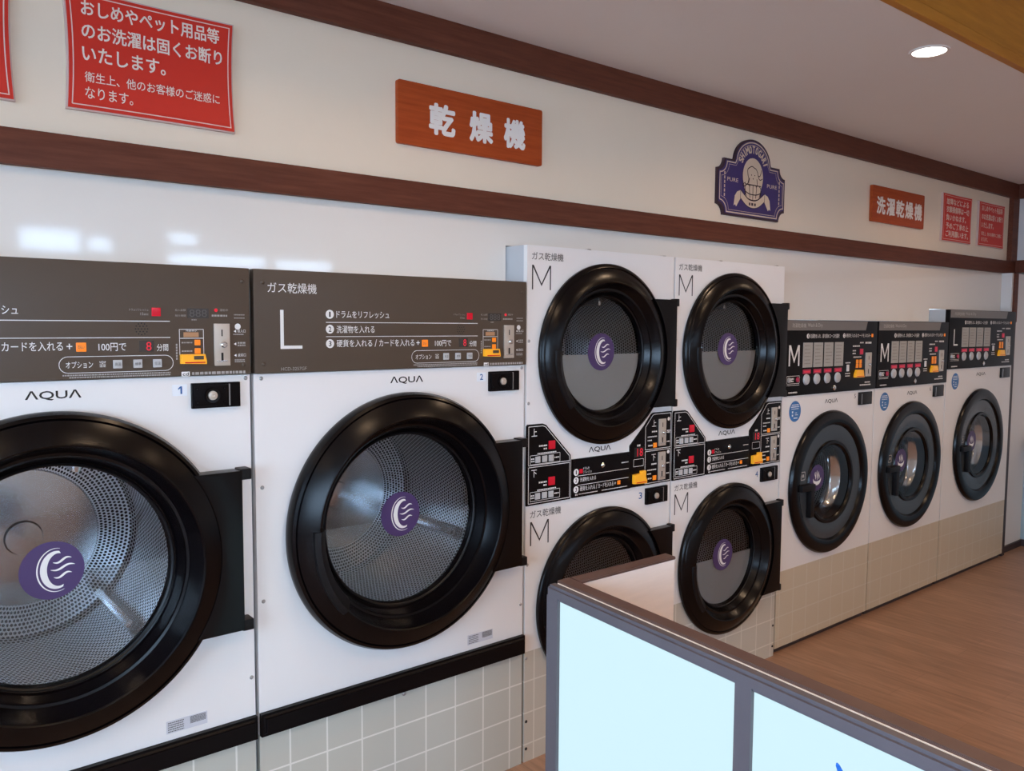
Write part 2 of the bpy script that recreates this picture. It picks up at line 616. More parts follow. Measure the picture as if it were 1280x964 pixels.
WL = (-4.9, -.35, .85, 2.42)
me = curve_plate([[(YF, 0), (YB, 0), (YB, ZH), (YF, ZH)], [(WL[0], WL[2]), (WL[1], WL[2]), (WL[1], WL[3]), (WL[0], WL[3])]], 0, .1)
for v in me.vertices:
    x, y, z = v.co
    v.co = (XL-y, x, z)
struct(link('wall_left', me, M['wall_plain'], smooth=False))
window(1, 'x', XL-.05, *WL[:2], *WL[2:], 4, (1.9,))
FILL_WIN = (-2.75, -.35, .75, 2.42)  # unseen front window, added for more blue daylight on the left
GLINT_PANES = [(.70, 1.20, 2.27, 2.49), (1.23, 1.46, 2.29, 2.44), (1.93, 2.24, 2.40, 2.53), (1.93, 2.92, 2.19, 2.34), (2.98, 3.66, 2.19, 2.33)]  # unseen panes, added and shaped to make bright reflections on the glossy wall
me = curve_plate([[(XL, 0), (XR, 0), (XR, ZH), (XL, ZH)], *[[(a, c), (b, c), (b, d), (a, d)] for a, b, c, d in GLINT_PANES],
                  [(FILL_WIN[0], FILL_WIN[2]), (FILL_WIN[1], FILL_WIN[2]), (FILL_WIN[1], FILL_WIN[3]), (FILL_WIN[0], FILL_WIN[3])]], YF-.1, .1)
struct(link('wall_front', me, M['wall_plain'], smooth=False))
for i, h in enumerate(GLINT_PANES):
    window(3+i, 'y', YF-.05, *h, 1, (), .07, .015)
window(2, 'y', YF-.05, *FILL_WIN[:2], *FILL_WIN[2:], 3, (1.9,))
struct(box('ground_outside', XL-14, XL-.1, -16, 8, -.1, -.02, M['asphalt']))
struct(box('ground_front', XL-.1, XR+4, -16, YF-.1, -.1, -.02, M['asphalt']))

# ------------------------------------------------------------------ downlights
def downlight(x, y, z, label, power):
    t = empty('downlight', (x, y, z), label, 'ceiling light', 'recessed downlights')
    bm = bmesh.new()
    n = 48
    prof = [(.071, 0), (.070, -.004), (.060, -.005), (.058, -.001)]
    rings = [[bm.verts.new((r*cos(2*pi*i/n), r*sin(2*pi*i/n), zz)) for r, zz in prof] for i in range(n)]
    for i in range(n):
        A, B = rings[i], rings[(i+1) % n]
        for k in range(3):
            bm.faces.new((A[k], B[k], B[k+1], A[k+1]))
    bmesh.ops.recalc_face_normals(bm, faces=bm.faces)
    obj('rim', bm, M['ceiling'], t)
    bm = bmesh.new()
    f = bm.faces.new([bm.verts.new((.0585*cos(2*pi*i/n), .0585*sin(2*pi*i/n), -.0025)) for i in range(n)])
    f.normal_update()
    if f.normal.z > 0:
        f.normal_flip()
    obj('lens', bm, M['lamp'], t)
    ld = bpy.data.lights.new('lamp', 'AREA')
    ld.shape = 'DISK'
    ld.size = .11
    ld.energy = power
    ld.color = LAMP_COL
    ld.spread = math.radians(150)
    lo = bpy.data.objects.new('lamp', ld)
    COL.objects.link(lo)
    lo.parent = t
    lo.location = (0, 0, -.006)

downlight(2.742, -.815, ZC, 'small round lit downlight set in the grey ceiling beside the ochre fascia', NEAR_W)
for x in (-.96, .89, 4.60):  # unseen lamps added to warm the upper wall
    downlight(x, -.815, ZC, 'small round unseen downlight added in the low ceiling for warm light', NEAR_W)
for i, (x, y) in enumerate([(-1.0, -2.2), (1.0, -2.4), (3.0, -2.4), (5.0, -2.4), (-1.0, -4.2), (1.0, -4.2), (3.0, -4.2), (5.0, -4.2)]):  # unseen lamps added as warm light for the room
    downlight(x, y, ZH, 'round unseen downlight added in the high ceiling to light the room', LAMP_W)

# ------------------------------------------------------------------ shared machine parts
def steam_mark(bm, cx, cz, R, y):
    """white crescent with an outer line and three waves"""
    n = 26
    A = [math.radians(78+(292-78)*i/n) for i in range(n+1)]
    out = [(cx+R*(.13+.50*cos(a)), cz+R*.66*sin(a)) for a in A]
    inn = [(cx+R*(.20+.36*cos(a)), cz+R*.57*sin(a)) for a in A]
    for i in range(n):
        add_poly(bm, [out[i], out[i+1], inn[i+1], inn[i]], y)
    add_stroke(bm, [(cx+R*(.13+.59*cos(a)), cz+R*.75*sin(a)) for a in A], [R*(.012+.035*sin(pi*i/n)) for i in range(n+1)], y)
    for x0, x1, z0, z1 in ((.03, .60, .27, .36), (-.05, .70, .02, .11), (.04, .60, -.25, -.16)):
        k = 16
        pts, ws = [], []
        for i in range(k+1):
            t = i/k
            pts.append((cx+R*(x0+(x1-x0)*t), cz+R*(z0+(z1-z0)*t - .055*sin(2*pi*t))))
            ws.append(R*(.010+.065*sin(pi*t)**.8))
        add_stroke(bm, pts, ws, y)

def bowl_mark(bm, cx, cz, R, y):
    """white bowl with three rising steam strokes"""
    n = 20
    A = [math.radians(175+(365-175)*i/n) for i in range(n+1)]
    out = [(cx+R*.56*cos(a), cz+R*(-.10+.48*sin(a))) for a in A]
    inn = [(cx+R*.50*cos(a), cz+R*(-.06+.22*sin(a))) for a in A]
    for i in range(n):
        add_poly(bm, [out[i], out[i+1], inn[i+1], inn[i]], y)
    for dx, z0, z1 in ((-.24, -.12, .46), (0, -.18, .56), (.24, -.12, .46)):
        k = 12
        add_stroke(bm, [(cx+R*(dx+.05*sin(2*pi*i/k)), cz+R*(z0+(z1-z0)*i/k)) for i in range(k+1)],
                   [R*(.03+.10*sin(pi*i/k)) for i in range(k+1)], y)

def screw(p, x, z, y, r=.006, mat='screw'):
    lathe('screw', [(0.0001, y-.0035), (r*.6, y-.003), (r, y-.0005), (r, y+.001)], x, z, M[mat], p, 16)

def round_door(t, cx, cz, R, G, hx, hh, px, film='film', D=.50, la=75, pz=1.):
    """ring door of a dryer: hx right edge of the hinge block, hh its half height, px the pin line"""
    w_ = R-G
    k = lambda f: G+w_*f
    prof = [(R-.002, .0), (R+.003, -.012), (R+.003, -.030), (R-.004, -.044), (k(.91), -.049), (k(.89), -.044),
            (k(.87), -.049), (k(.50), -.080), (k(.46), -.0815), (k(.43), -.079), (k(.36), -.052), (k(.27), -.028), (k(.22), -.026), (k(.19), -.027),
            (k(.08), .008), (k(.05), .010), (k(.0), .012), (k(-.015), .020), (k(-.02), .03)]
    prof = [(r, y*pz if y < 0 else y) for r, y in prof]
    d = lathe('door', prof, cx, cz, M['plastic'], t, 160, angle=28)
    lathe('seal', [(k(.055), .0075), (k(.03), .0035), (k(.0), .0075)], cx, cz, M['plastic_matt'], d, 128)
    bm = bmesh.new()
    add_disc(bm, cx, cz, G-.001, .022, seg=128)
    obj('glass', bm, M['glass'], d, False)
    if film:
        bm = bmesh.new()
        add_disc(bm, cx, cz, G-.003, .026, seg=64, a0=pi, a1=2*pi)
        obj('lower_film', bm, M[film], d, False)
    # finger grip on the left of the ring
    a0, a1 = math.radians(176), math.radians(222)
    lathe('grip', [(k(.60), -.070*pz), (k(.58), -.083*pz), (k(.46), -.088*pz), (k(.26), -.060*pz), (k(.20), -.030*pz)], cx, cz, M['plastic_matt'], d, 24, a0, a1, True)
    # hinge block
    rr = k(.86)
    th = math.asin(min(.98, hh/rr))
    arc = [(cx+rr*cos(th*(1-2*i/24)), cz+rr*sin(th*(1-2*i/24))) for i in range(25)]
    pts = [(hx, cz-hh), (hx, cz+hh)]+arc
    prism('hinge_block', pts, -.052*max(pz, .7), -.004, M['plastic'], d, .004)
    for s in (1, -1):
        bm = bmesh.new()
        z = cz+s*(hh-.012)
        add_box(bm, hx-.004, px, -.048*max(pz, .7), -.002, z-.016, z+.016, .004)
        o = obj('hinge_pin', bm, M['plastic_matt'], d)
    # drum behind the glass
    Rd = G+.030
    pr = [(Rd, .045), (Rd, D-.03)]
    lathe('drum', pr, cx, cz, M['drum'], t, 96)
    lathe('drum_back', [(Rd, D-.03), (Rd*.97, D), (Rd*.66, D)], cx, cz, M['drum'], t, 96)
    dr = lathe('drum_disc', [(Rd*.66, D), (Rd*.65, D-.006), (.052, D-.008), (.048, D-.02), (.0001, D-.022)], cx, cz, M['steel'], t, 96)
    lathe('drum_rim', [(G+.018, .034), (Rd, .036), (Rd+.004, .046)], cx, cz, M['steel'], t, 96)
    for j in range(3):
        a = math.radians(la+120*j)
        bm = bmesh.new()
        add_box(bm, Rd-.055, Rd-.002, .08, D-.06, -.022, .022, .012)
        for v in bm.verts:
            x, y, z = v.co
            s = 1 if x > Rd-.02 else .55
            z *= s
            v.co = (cx+x*cos(a)-z*sin(a), y, cz+x*sin(a)+z*cos(a))
        obj('drum_lifter', bm, M['steel'], t)
    return d

def shell(t, W, H, D=.9, z0=0., mat='steel_side'):
    """cabinet sides, top, back, bottom: open at the front"""
    bm = bmesh.new()
    add_box(bm, .0, W, .02, D, z0, H)
    bmesh.ops.delete(bm, geom=[f for f in bm.faces if f.calc_center_median().y < .021], context='FACES')
    bmesh.ops.solidify(bm, geom=bm.faces[:], thickness=.002)
    return obj('cabinet', bm, M[mat], t, False)

def lock(t, x0, x1, z0, z1):
    """recessed coin box lock"""
    d = box('lock_box', x0, x1, -.012, .0, z0, z1, M['black_panel'], t, .003)
    xm = x0+(x1-x0)*.74
    box('lock_cover', x0+.005, xm, -.017, -.0115, z0+.006, z1-.006, M['black_panel'], d, .002)
    box('lock_edge', xm+.001, xm+.004, -.0165, -.0115, z0+.005, z1-.005, M['screw'], d)
    cx, cz = x0+(x1-x0)*.40, (z0+z1)/2
    r = (z1-z0)*.31
    lathe('lock_ring', [(r, -.017), (r*.95, -.021), (r*.62, -.020), (r*.6, -.018)], cx, cz, M['plastic'], d, 32)
    o = lathe('lock_cylinder', [(r*.58, -.017), (r*.56, -.024), (r*.2, -.0255), (.0001, -.0235)], cx, cz, M['coin'], d, 24)
    for sx, sz in ((x0+.013, z0+.016), (x0+.013, z1-.016), (xm-.012, z0+.016), (xm-.012, z1-.016)):
        screw(d, sx, sz, -.0172, .004, 'plastic')
    return d

def coin_plate(p, x0, x1, z0, z1, y):
    b = box('coin_plate', x0, x1, y-.005, y, z0, z1, M['coin'], p, .0012)
    xm, h = (x0+x1)/2, z1-z0
    bm = bmesh.new()
    add_box(bm, xm-.002, xm+.0012, y-.0058, y-.004, z0+h*.70, z0+h*.86)
    add_box(bm, xm-.0035, xm+.0025, y-.0058, y-.004, z0+h*.11, z0+h*.31)
    obj('coin_slot', bm, M['slot'], b, False)
    lathe('return_knob', [(.0001, y-.016), (.006, y-.016), (.0085, y-.013), (.0085, y-.005)], xm+.003, z0+h*.5, M['chrome'], b, 20)
    box('return_lever', xm-.016, xm+.014, y-.009, y-.0045, z0+h*.10, z0+h*.125, M['chrome'], b, .001)
    return b

def button(p, x, z, s, y, mat, txt=None, name='button', d=.004):
    b = box(name, x-s/2, x+s/2, y-d, y, z-s/2, z+s/2, M[mat], p, .0018)
    if txt:
        bm = bmesh.new()
        add_text(bm, txt, x-s*.34, x+s*.34, z-s*.2, z+s*.2, y-d-.0006)
        obj('lettering', bm, M['grey_ink'], p, False)
    return b

def big_letter(bm, ch, x0, x1, z0, z1, w_, y):
    if ch == 'M':
        xm = (x0+x1)/2
        quad(bm, x0, x0+w_, z0, z1, y)
        quad(bm, x1-w_, x1, z0, z1, y)
        zb = z0+(z1-z0)*.14
        k = w_*1.1
        add_poly(bm, [(x0, z1), (x0+k*1.25, z1), (xm, zb+k*1.6), (xm, zb)], y-.00012)
        add_poly(bm, [(x1, z1), (x1-k*1.25, z1), (xm, zb+k*1.6), (xm, zb)], y-.00012)
    else:
        quad(bm, x0, x0+w_, z0, z1, y)
        quad(bm, x0+w_, x1, z0, z0+w_*.9, y)

def number_discs(p, spots, r, y, mat='white_ink'):
    bm = bmesh.new()
    bd = bmesh.new()
    for s, x, z in spots:
        add_disc(bm, x, z, r, y)
        add_text(bd, s, x-r*(.2 if s == '1' else .34), x+r*(.2 if s == '1' else .34), z-r*.6, z+r*.6, y-.0004, .02)
    obj('number_disc', bm, M[mat], p, False)
    obj('numeral', bd, M['black_ink'], p, False)

# ------------------------------------------------------------------ wide dryers
def wide_dryer(x, num, label):
    W = 1.027-.012
    t = empty('gas_dryer', (x+.006, 0, 0), label, 'dryer', 'wide gas dryers')
    ox = -.006
    X = lambda v: v+ox
    cx, cz, R, G = X(.513), 1.016, .420, .282
    shell(t, W, LTOP)
    me = curve_plate([[(0, .435), (W, .435), (W, 1.513), (0, 1.513)], circ(cx, cz, G+.022, 128)], 0, .02)
    link('front_panel', me, M['enamel'], t)
    box('tiled_base', 0, W, .001, .02, 0, .4345, M['tile_d'], t)
    bm = bmesh.new()
    add_prism(bm, [(0, .504), (0, .435), (W, .435), (W, .504)], -.028, 0)
    es = [e for e in bm.edges if all(v.co.y < -.02 for v in e.verts)]
    bmesh.ops.bevel(bm, geom=es, offset=.012, segments=3, affect='EDGES')
    bp = obj('bumper_rail', bm, M['bumper'], t)
    y = -.010
    p = box('control_panel', 0, W, y, .02, 1.515, LTOP, M['brown_panel'], t, .003)
    screws = [(.027, 1.777), (.027, 1.542), (W-.02, 1.777), (W-.02, 1.542)]
    for sx, sz in screws:
        screw(p, sx, sz, y, .006, 'brown_panel')
    for sx, sz in ((.022, 1.500), (W-.012, 1.503), (.018, .840), (.020, 1.18), (W-.010, .62)):
        screw(t, sx, sz, 0)
    screw(bp, W/2-.01, .424, -.004, .008)
    yi = y-.0006
    bm = bmesh.new()
    T = lambda s, a, b, c, d, bold=0.: add_text(bm, s, X(a), X(b), c, d, yi, bold)
    T('ガス乾燥機', .047, .200, 1.748, 1.778)
    big_letter(bm, 'L', X(.084), X(.152), 1.585, 1.699, .0105, yi)
    T('ドラムをリフレッシュ', .264, .449, 1.677, 1.699, .004)
    T('洗濯物を入れる', .264, .396, 1.631, 1.654, .004)
    T('硬貨を入れる', .264, .387, 1.588, 1.611, .004)
    T('/', .396, .404, 1.588, 1.611)
    T('カードを入れる', .412, .543, 1.588, 1.611, .004)
    T('+', .551, .564, 1.592, 1.606, .01)
    T('100円で', .624, .690, 1.586, 1.607, .004)
    T('分間', .766, .795, 1.584, 1.603, .004)
    T('オプション', .548, .610, 1.544, 1.561, .002)
    frame_line(bm, X(.533), X(.807), 1.532, 1.573, .0014, yi, .020)
    quad(bm, X(.229), X(.801), 1.6625, 1.6645, yi)
    quad(bm, X(.229), X(.801), 1.6195, 1.6212, yi)
    frame_line(bm, X(.825), X(.889), 1.572, 1.642, .0014, yi, .0008)
    quad(bm, X(.825), X(.889), 1.6170, 1.6185, yi)
    quad(bm, X(.828), X(.850), 1.514, 1.527, yi)
    add_disc(bm, X(.985), 1.650, .0085, yi)
    for k, z in enumerate((1.637, 1.601, 1.569)):
        add_poly(bm, [(X(.973), z), (X(.980), z+.004), (X(.980), z-.004)], yi)
    T('投入口', .984, 1.007, 1.633, 1.642)
    T('返却口', .984, 1.007, 1.565, 1.574)
    T('残額表示', .842, .872, 1.636, 1.6405)
    T('空', .625, .640, 1.553, 1.561)
    T('温度', .625, .640, 1.545, 1.552)
    T('カード挿入口', .8185, .8190+.0035, 1.560, 1.6) if False else None
    obj('lettering', bm, M['white_ink'], p, False)
    bm = bmesh.new()
    T = lambda s, a, b, c, d: add_text(bm, s, X(a), X(b), c, d, yi)
    T('ドラムリフレッシュ', .700, .747, 1.690, 1.696)
    T('15sec', .727, .747, 1.679, 1.686)
    T('HCD-3257GF', .085, .165, 1.5215, 1.531)
    T('投入金額', .815, .843, 1.691, 1.697)
    T('残り時間', .815, .843, 1.676, 1.682)
    T('運転中', .935, .958, 1.692, 1.699)
    for k, (a, b, z, h) in enumerate([(.54, .80, 1.5262, .0035), (.555, .80, 1.5205, .0035), (.913, .958, 1.680, .005),
                                      (.975, 1.005, 1.683, .003), (.975, 1.005, 1.674, .003), (.972, 1.003, 1.628, .003),
                                      (.984, 1.006, 1.604, .0045), (.984, 1.006, 1.597, .0045), (.975, 1.005, 1.556, .003), (.975, 1.005, 1.551, .003),
                                      (.856, 1.005, 1.5215, .0075), (.830, .860, 1.606, .0035), (.830, .860, 1.583, .0035), (.858, .872, 1.668, .003)]):
        bk = bmesh.new()
        add_bars(bk, X(a), X(b), z, h, yi, 11+k)
        obj('fine_print', bk, M['dim_ink'], p, False)
    for k in range(6):
        quad(bm, X(.8150), X(.8190), 1.560+.0075*k, 1.5655+.0075*k, yi)
    obj('fine_print', bm, M['dim_ink'], p, False)
    bm = bmesh.new()
    add_text(bm, 'cd', X(.831), X(.847), 1.516, 1.525, yi-.0004, .02)
    obj('card_mark', bm, M['black_ink'], p, False)
    number_discs(p, [('1', X(.242), 1.688), ('2', X(.242), 1.643), ('3', X(.242), 1.599)], .0135, yi)
    button(p, X(.766), 1.688, .023, y, 'red_btn', None, 'refresh_button')
    button(p, X(.584), 1.597, .023, y, 'orange', '支払い', 'pay_mark', .0012)
    for bx in (.668, .717, .766):
        button(p, X(bx), 1.552, .022, y, 'grey_btn', {.668: '高温', .717: '標準', .766: '低温'}[bx])
    box('minute_display', X(.722), X(.758), y-.0012, y, 1.583, 1.612, M['display'], p)
    bm = bmesh.new()
    add_text(bm, '8', X(.739), X(.752), 1.586, 1.609, y-.0022, .0)
    obj('lit_digit', bm, M['red_lit'], p, False)
    box('amount_display', X(.847), X(.904), y-.0012, y, 1.673, 1.699, M['display'], p)
    bm = bmesh.new()
    add_text(bm, '888', X(.852), X(.899), 1.676, 1.696, y-.0022)
    obj('unlit_digits', bm, new_or('dark_digits', (.085, .075, .068)), p, False)
    lathe('status_lamp', [(.0001, y-.003), (.004, y-.0025), (.005, y)], X(.925), 1.695, M['red_lit'], p, 16)
    bm = bmesh.new()
    for rr, n in ((0, 1), (.008, 6), (.015, 12)):
        for i in range(n):
            add_disc(bm, X(.729)+rr*cos(2*pi*i/n), 1.643+rr*sin(2*pi*i/n), .0018, yi, seg=8)
    obj('speaker_holes', bm, M['slot'], p, False)
    # card reader
    box('card_display', X(.836), X(.876), y-.001, y, 1.621, 1.634, new_or('peach_display', (.45, .24, .12)), p)
    for z in (1.606, 1.583):
        b = button(p, X(.872), z, .0155, y, 'orange', None, 'card_button')
    cr = prism('card_reader', [(X(.825), 1.5745), (X(.825), 1.549), (X(.893), 1.547), (X(.893), 1.556), (X(.889), 1.5745)], y-.014, y, M['yellow'], p, .002)
    box('card_window', X(.858), X(.884), y-.0155, y-.0135, 1.560, 1.570, M['brown_panel'], cr)
    box('card_slot', X(.834), X(.888), y-.0155, y-.0135, 1.5505, 1.5535, M['red_btn'], cr)
    coin_plate(p, X(.917), X(.961), 1.541, 1.658, y)
    # door front details
    bm = bmesh.new()
    add_text(bm, 'ΛQUΛ', X(.458), X(.583), 1.465, 1.490, -.0006, .02)
    obj('maker_lettering', bm, new_or('dark_chrome', (.055, .05, .048), .25, .6), t, False)
    ns = box('number_sticker', X(.806), X(.845), -.001, 0, 1.461, 1.492, M['sticker_white'], t)
    bm = bmesh.new()
    if num == '1':
        quad(bm, X(.8268), X(.8315), 1.466, 1.487, -.0016)
        add_poly(bm, [(X(.8267), 1.487), (X(.8210), 1.4815), (X(.8210), 1.4775), (X(.8267), 1.4815)], -.0016)
    else:
        add_text(bm, num, X(.818), X(.832), 1.466, 1.487, -.0016, .02)
    obj('numeral', bm, M['blue_ink'], ns, False)
    lock(t, X(.854), X(.989), 1.424, 1.4945)
    rl = box('rating_label', X(.768), X(.880), -.0008, 0, .523, .559, new_or('pale_label', (.62, .62, .66)), t)
    bm = bmesh.new()
    for k in range(5):
        add_bars(bm, X(.772), X(.815), .528+.0062*k, .003, -.0013, 70+k)
    for k in range(7):
        add_bars(bm, X(.832), X(.876), .537+.003*k, .002, -.0013, 90+k)
    obj('label_print', bm, M['grey_ink'], rl, False)
    d = round_door(t, cx, cz, R, G, X(.975), .230, X(1.003), la=75 if num == '1' else 98)
    bm = bmesh.new()
    add_disc(bm, cx-.006, cz+.014, .0745, .0205, seg=64)
    obj('sticker', bm, M['purple'], d, False)
    bm = bmesh.new()
    steam_mark(bm, cx-.006, cz+.014, .0745, .0199)
    obj('sticker_mark', bm, M['white_ink'], d, False)
    return t

_nm = {}
def new_or(name, col, rough=.4, metal=0.):
    if name not in _nm:
        _nm[name] = new_mat(name, col, rough, metal)
    return _nm[name]

wide_dryer(S0, '1', 'large white dryer numbered 1 with dark brown panel, nearest at the left edge')
wide_dryer(S1, '2', 'large white dryer numbered 2 with big L on its dark brown panel')

# ------------------------------------------------------------------ stacked dryers
def stacked_dryer(x, num, label):
    W = .826-.010
    t = empty('stacked_dryer', (x+.005, 0, 0), label, 'dryer', 'stacked twin gas dryers')
    ox = -.005
    X = lambda v: v+ox
    cx, zu, zl, R, G = X(.411), 1.544, .576, .353, .226
    shell(t, W, MTOP)
    r_ = G+.022
    half = math.sqrt(r_**2-(zl-.43)**2)
    a = math.atan2(.43-zl, half)
    n = 96
    arc_up = [(cx+r_*cos(a+(pi-2*a)*i/n), zl+r_*sin(a+(pi-2*a)*i/n)) for i in range(n+1)]
    white = [(0, MTOP), (0, .43)]+arc_up[::-1]+[(W, .43), (W, MTOP)]
    me = curve_plate([white, circ(cx, zu, r_, 128)], 0, .02)
    link('front_panel', me, M['enamel'], t)
    a2 = pi-a
    arc_dn = [(cx+r_*cos(a2+(2*pi+a-a2)*i/n), zl+r_*sin(a2+(2*pi+a-a2)*i/n)) for i in range(n+1)]
    me = curve_plate([[(W, .43), (W, 0), (0, 0), (0, .43)]+arc_dn], 0.0005, .0195)
    link('tiled_base', me, M['tile_m'], t)
    y = -.008
    yi = y-.0006
    def corner(pts):
        return pts
    # left twin panel, middle strip, right payment panel
    pl = prism('selector_panel', [(X(.004), 1.286), (X(.010), 1.292), (X(.082), 1.292), (X(.098), 1.286), (X(.224), 1.162), (X(.226), 1.150), (X(.226), .988), (X(.004), .988)], y, 0, M['black_panel'], t, .002)
    pm = prism('instruction_panel', [(X(.235), 1.141), (X(.235), .989), (X(.5605), .989), (X(.5605), 1.141)], y, 0, M['black_panel'], t, .002)
    pr = prism('payment_panel', [(X(.561), 1.165), (X(.650), 1.245), (X(.690), 1.288), (X(.703), 1.294), (X(.817), 1.294), (X(.817), .990), (X(.561), .990)], y, 0, M['black_panel'], t, .002)
    bm = bmesh.new()
    for zo, full in ((0, True), (-.150, False)):
        if full:
            pts = [(.011, 1.139), (.011, 1.284), (.080, 1.284), (.094, 1.279), (.217, 1.158), (.219, 1.139)]
        else:
            pts = [(.011, .996), (.011, 1.132), (.219, 1.132), (.219, .996)]
        pp = [(X(a_), b_) for a_, b_ in pts]
        add_stroke(bm, pp+[pp[0]], .0022, yi)
        z = 1.159 if full else 1.021
        frame_line(bm, X(.020), X(.168), z-.017, z+.017, .0016, yi, .002)
        add_bars(bm, X(.055), X(.150), z+.022, .0045, yi, 5)
        add_bars(bm, X(.023), X(.040), z+.004, .005, yi, 6)
        add_bars(bm, X(.023), X(.040), z-.005, .005, yi, 7)
        add_bars(bm, X(.140), X(.164), z, .005, yi, 8)
        add_bars(bm, X(.062), X(.103), (1.209 if full else 1.071), .006, yi, 9)
        add_bars(bm, X(.085), X(.103), (1.197 if full else 1.059), .006, yi, 10)
        add_text(bm, '上' if full else '下', X(.025), X(.052), (1.247 if full else 1.094), (1.276 if full else 1.122), yi, .006)
    obj('lettering', bm, M['white_ink'], pl, False)
    for z in (1.209, 1.071):
        button(pl, X(.125), z, .032, y, 'red_btn', None, 'refresh_button')
    for z in (1.159, 1.021):
        for bx in (.055, .089, .122):
            button(pl, X(bx), z, .024, y, 'grey_btn')
    bm = bmesh.new()
    add_text(bm, 'ドラムを', X(.292), X(.325), 1.095, 1.105, yi)
    add_text(bm, 'リフレッシュ', X(.292), X(.338), 1.080, 1.091, yi)
    add_text(bm, '洗濯物を入れる', X(.275), X(.362), 1.049, 1.066, yi, .003)
    add_text(bm, '硬貨を入れる', X(.275), X(.357), 1.012, 1.031, yi, .003)
    add_text(bm, '/', X(.363), X(.369), 1.011, 1.032, yi)
    add_text(bm, 'カードを入れる', X(.375), X(.462), 1.012, 1.031, yi, .003)
    add_text(bm, '+', X(.467), X(.477), 1.015, 1.028, yi, .004)
    quad(bm, X(.262), X(.550), 1.0725, 1.0745, yi)
    quad(bm, X(.262), X(.550), 1.0355, 1.0375, yi)
    add_bars(bm, X(.250), X(.262), 1.000, .006, yi, 3)
    add_bars(bm, X(.268), X(.372), 1.001, .003, yi, 4)
    add_bars(bm, X(.395), X(.543), 1.001, .003, yi, 5)
    add_bars(bm, X(.508), X(.548), 1.101, .004, yi, 6)
    obj('lettering', bm, M['white_ink'], pm, False)
    number_discs(pm, [('1', X(.254), 1.089), ('2', X(.254), 1.057), ('3', X(.254), 1.021)], .0135, yi)
    button(pm, X(.280), 1.091, .017, y, 'red_btn', None, 'refresh_mark', .0012)
    button(pm, X(.493), 1.022, .016, y, 'orange', None, 'pay_mark', .0012)
    lathe('panel_lock', [(.0001, y-.010), (.006, y-.010), (.0105, y-.006), (.0105, y)], X(.396), 1.104, M['chrome'], pm, 24)
    for sx in (.246, .548):
        screw(pm, X(sx), 1.130, y, .004, 'plastic')
    bm = bmesh.new()
    pp = [(X(a_), b_) for a_, b_ in [(.650, 1.140), (.650, 1.236), (.693, 1.283), (.705, 1.287), (.810, 1.287), (.810, 1.140)]]
    add_stroke(bm, pp+[pp[0]], .0024, yi)
    frame_line(bm, X(.650), X(.810), .997, 1.133, .0024, yi, .002)
    frame_line(bm, X(.580), X(.640), 1.076, 1.106, .0016, yi, .001)
    add_text(bm, '上', X(.690), X(.716), 1.235, 1.263, yi, .006)
    add_text(bm, '下', X(.690), X(.716), 1.090, 1.118, yi, .006)
    for k, (a_, b_, z, h) in enumerate([(.690, .722, 1.214, .006), (.664, .722, 1.193, .005), (.664, .690, 1.178, .005), (.668, .695, 1.156, .006),
                                        (.690, .722, 1.076, .006), (.664, .722, 1.052, .005), (.664, .690, 1.036, .005), (.668, .695, 1.016, .006),
                                        (.786, .806, 1.212, .005), (.786, .806, 1.205, .005), (.786, .806, 1.165, .005), (.786, .806, 1.072, .005), (.786, .806, 1.028, .005),
                                        (.600, .622, 1.163, .008)]):
        add_bars(bm, X(a_), X(b_), z, h, yi, 30+k)
    add_disc(bm, X(.796), 1.262, .008, yi)
    add_disc(bm, X(.796), 1.120, .008, yi)
    obj('lettering', bm, M['white_ink'], pr, False)
    box('minute_display', X(.583), X(.642), y-.0012, y, 1.114, 1.155, M['slot'], pr)
    bm = bmesh.new()
    add_text(bm, '18', X(.600), X(.634), 1.118, 1.151, y-.0020, .0)
    obj('lit_digits', bm, M['red_lit'], pr, False)
    coin_plate(pr, X(.731), X(.776), 1.150, 1.265, y)
    coin_plate(pr, X(.731), X(.776), 1.004, 1.124, y)
    for z in (1.156, 1.017):
        button(pr, X(.709), z, .020, y, 'orange', None, 'pay_button')
    cr = prism('card_reader', [(X(.574), 1.006), (X(.651), 1.002), (X(.651), 1.016), (X(.644), 1.030), (X(.644), 1.056), (X(.618), 1.056), (X(.618), 1.046), (X(.574), 1.044)], y-.014, y, M['yellow'], pr, .002)
    box('card_slot', X(.585), X(.646), y-.0155, y-.0135, 1.0085, 1.0115, M['red_btn'], cr)
    # body lettering
    for z1, z2 in ((1.897, 1.926), (.937, .966)):
        bm = bmesh.new()
        add_text(bm, 'ガス乾燥機', X(.027), X(.183), z1, z2, -.0006, .008)
        obj('lettering', bm, M['grey_ink'], t, False)
    for z1, z2 in ((1.789, 1.879), (.833, .924)):
        bm = bmesh.new()
        big_letter(bm, 'M', X(.028), X(.121), z1, z2, .0058, -.0006)
        obj('size_letter', bm, M['black_ink'], t, False)
    bm = bmesh.new()
    add_text(bm, 'ΛQUΛ', X(.328), X(.452), 1.156, 1.180, -.0006, .02)
    obj('maker_lettering', bm, M['black_ink'], t, False)
    bm = bmesh.new()
    add_text(bm, num, X(.624), X(.644), .934, .962, -.0006, .015)
    obj('numeral', bm, M['blue_ink'], t, False)
    lock(t, X(.660), X(.795), .906, .976)
    for sx, sz in ((.016, 1.60), (.016, 1.37), (.016, .764), (.014, .406)):
        screw(t, X(sx), sz, 0)
    for sx, sz in ((.016, .158), (.016, .051), (.81, .158), (.81, .051)):
        screw(t, X(sx), sz, 0, .006, 'slot')
    for sx in (.31, .75):
        box('top_clip', X(sx), X(sx+.02), .002, .03, MTOP, MTOP+.003, M['chrome'], t)
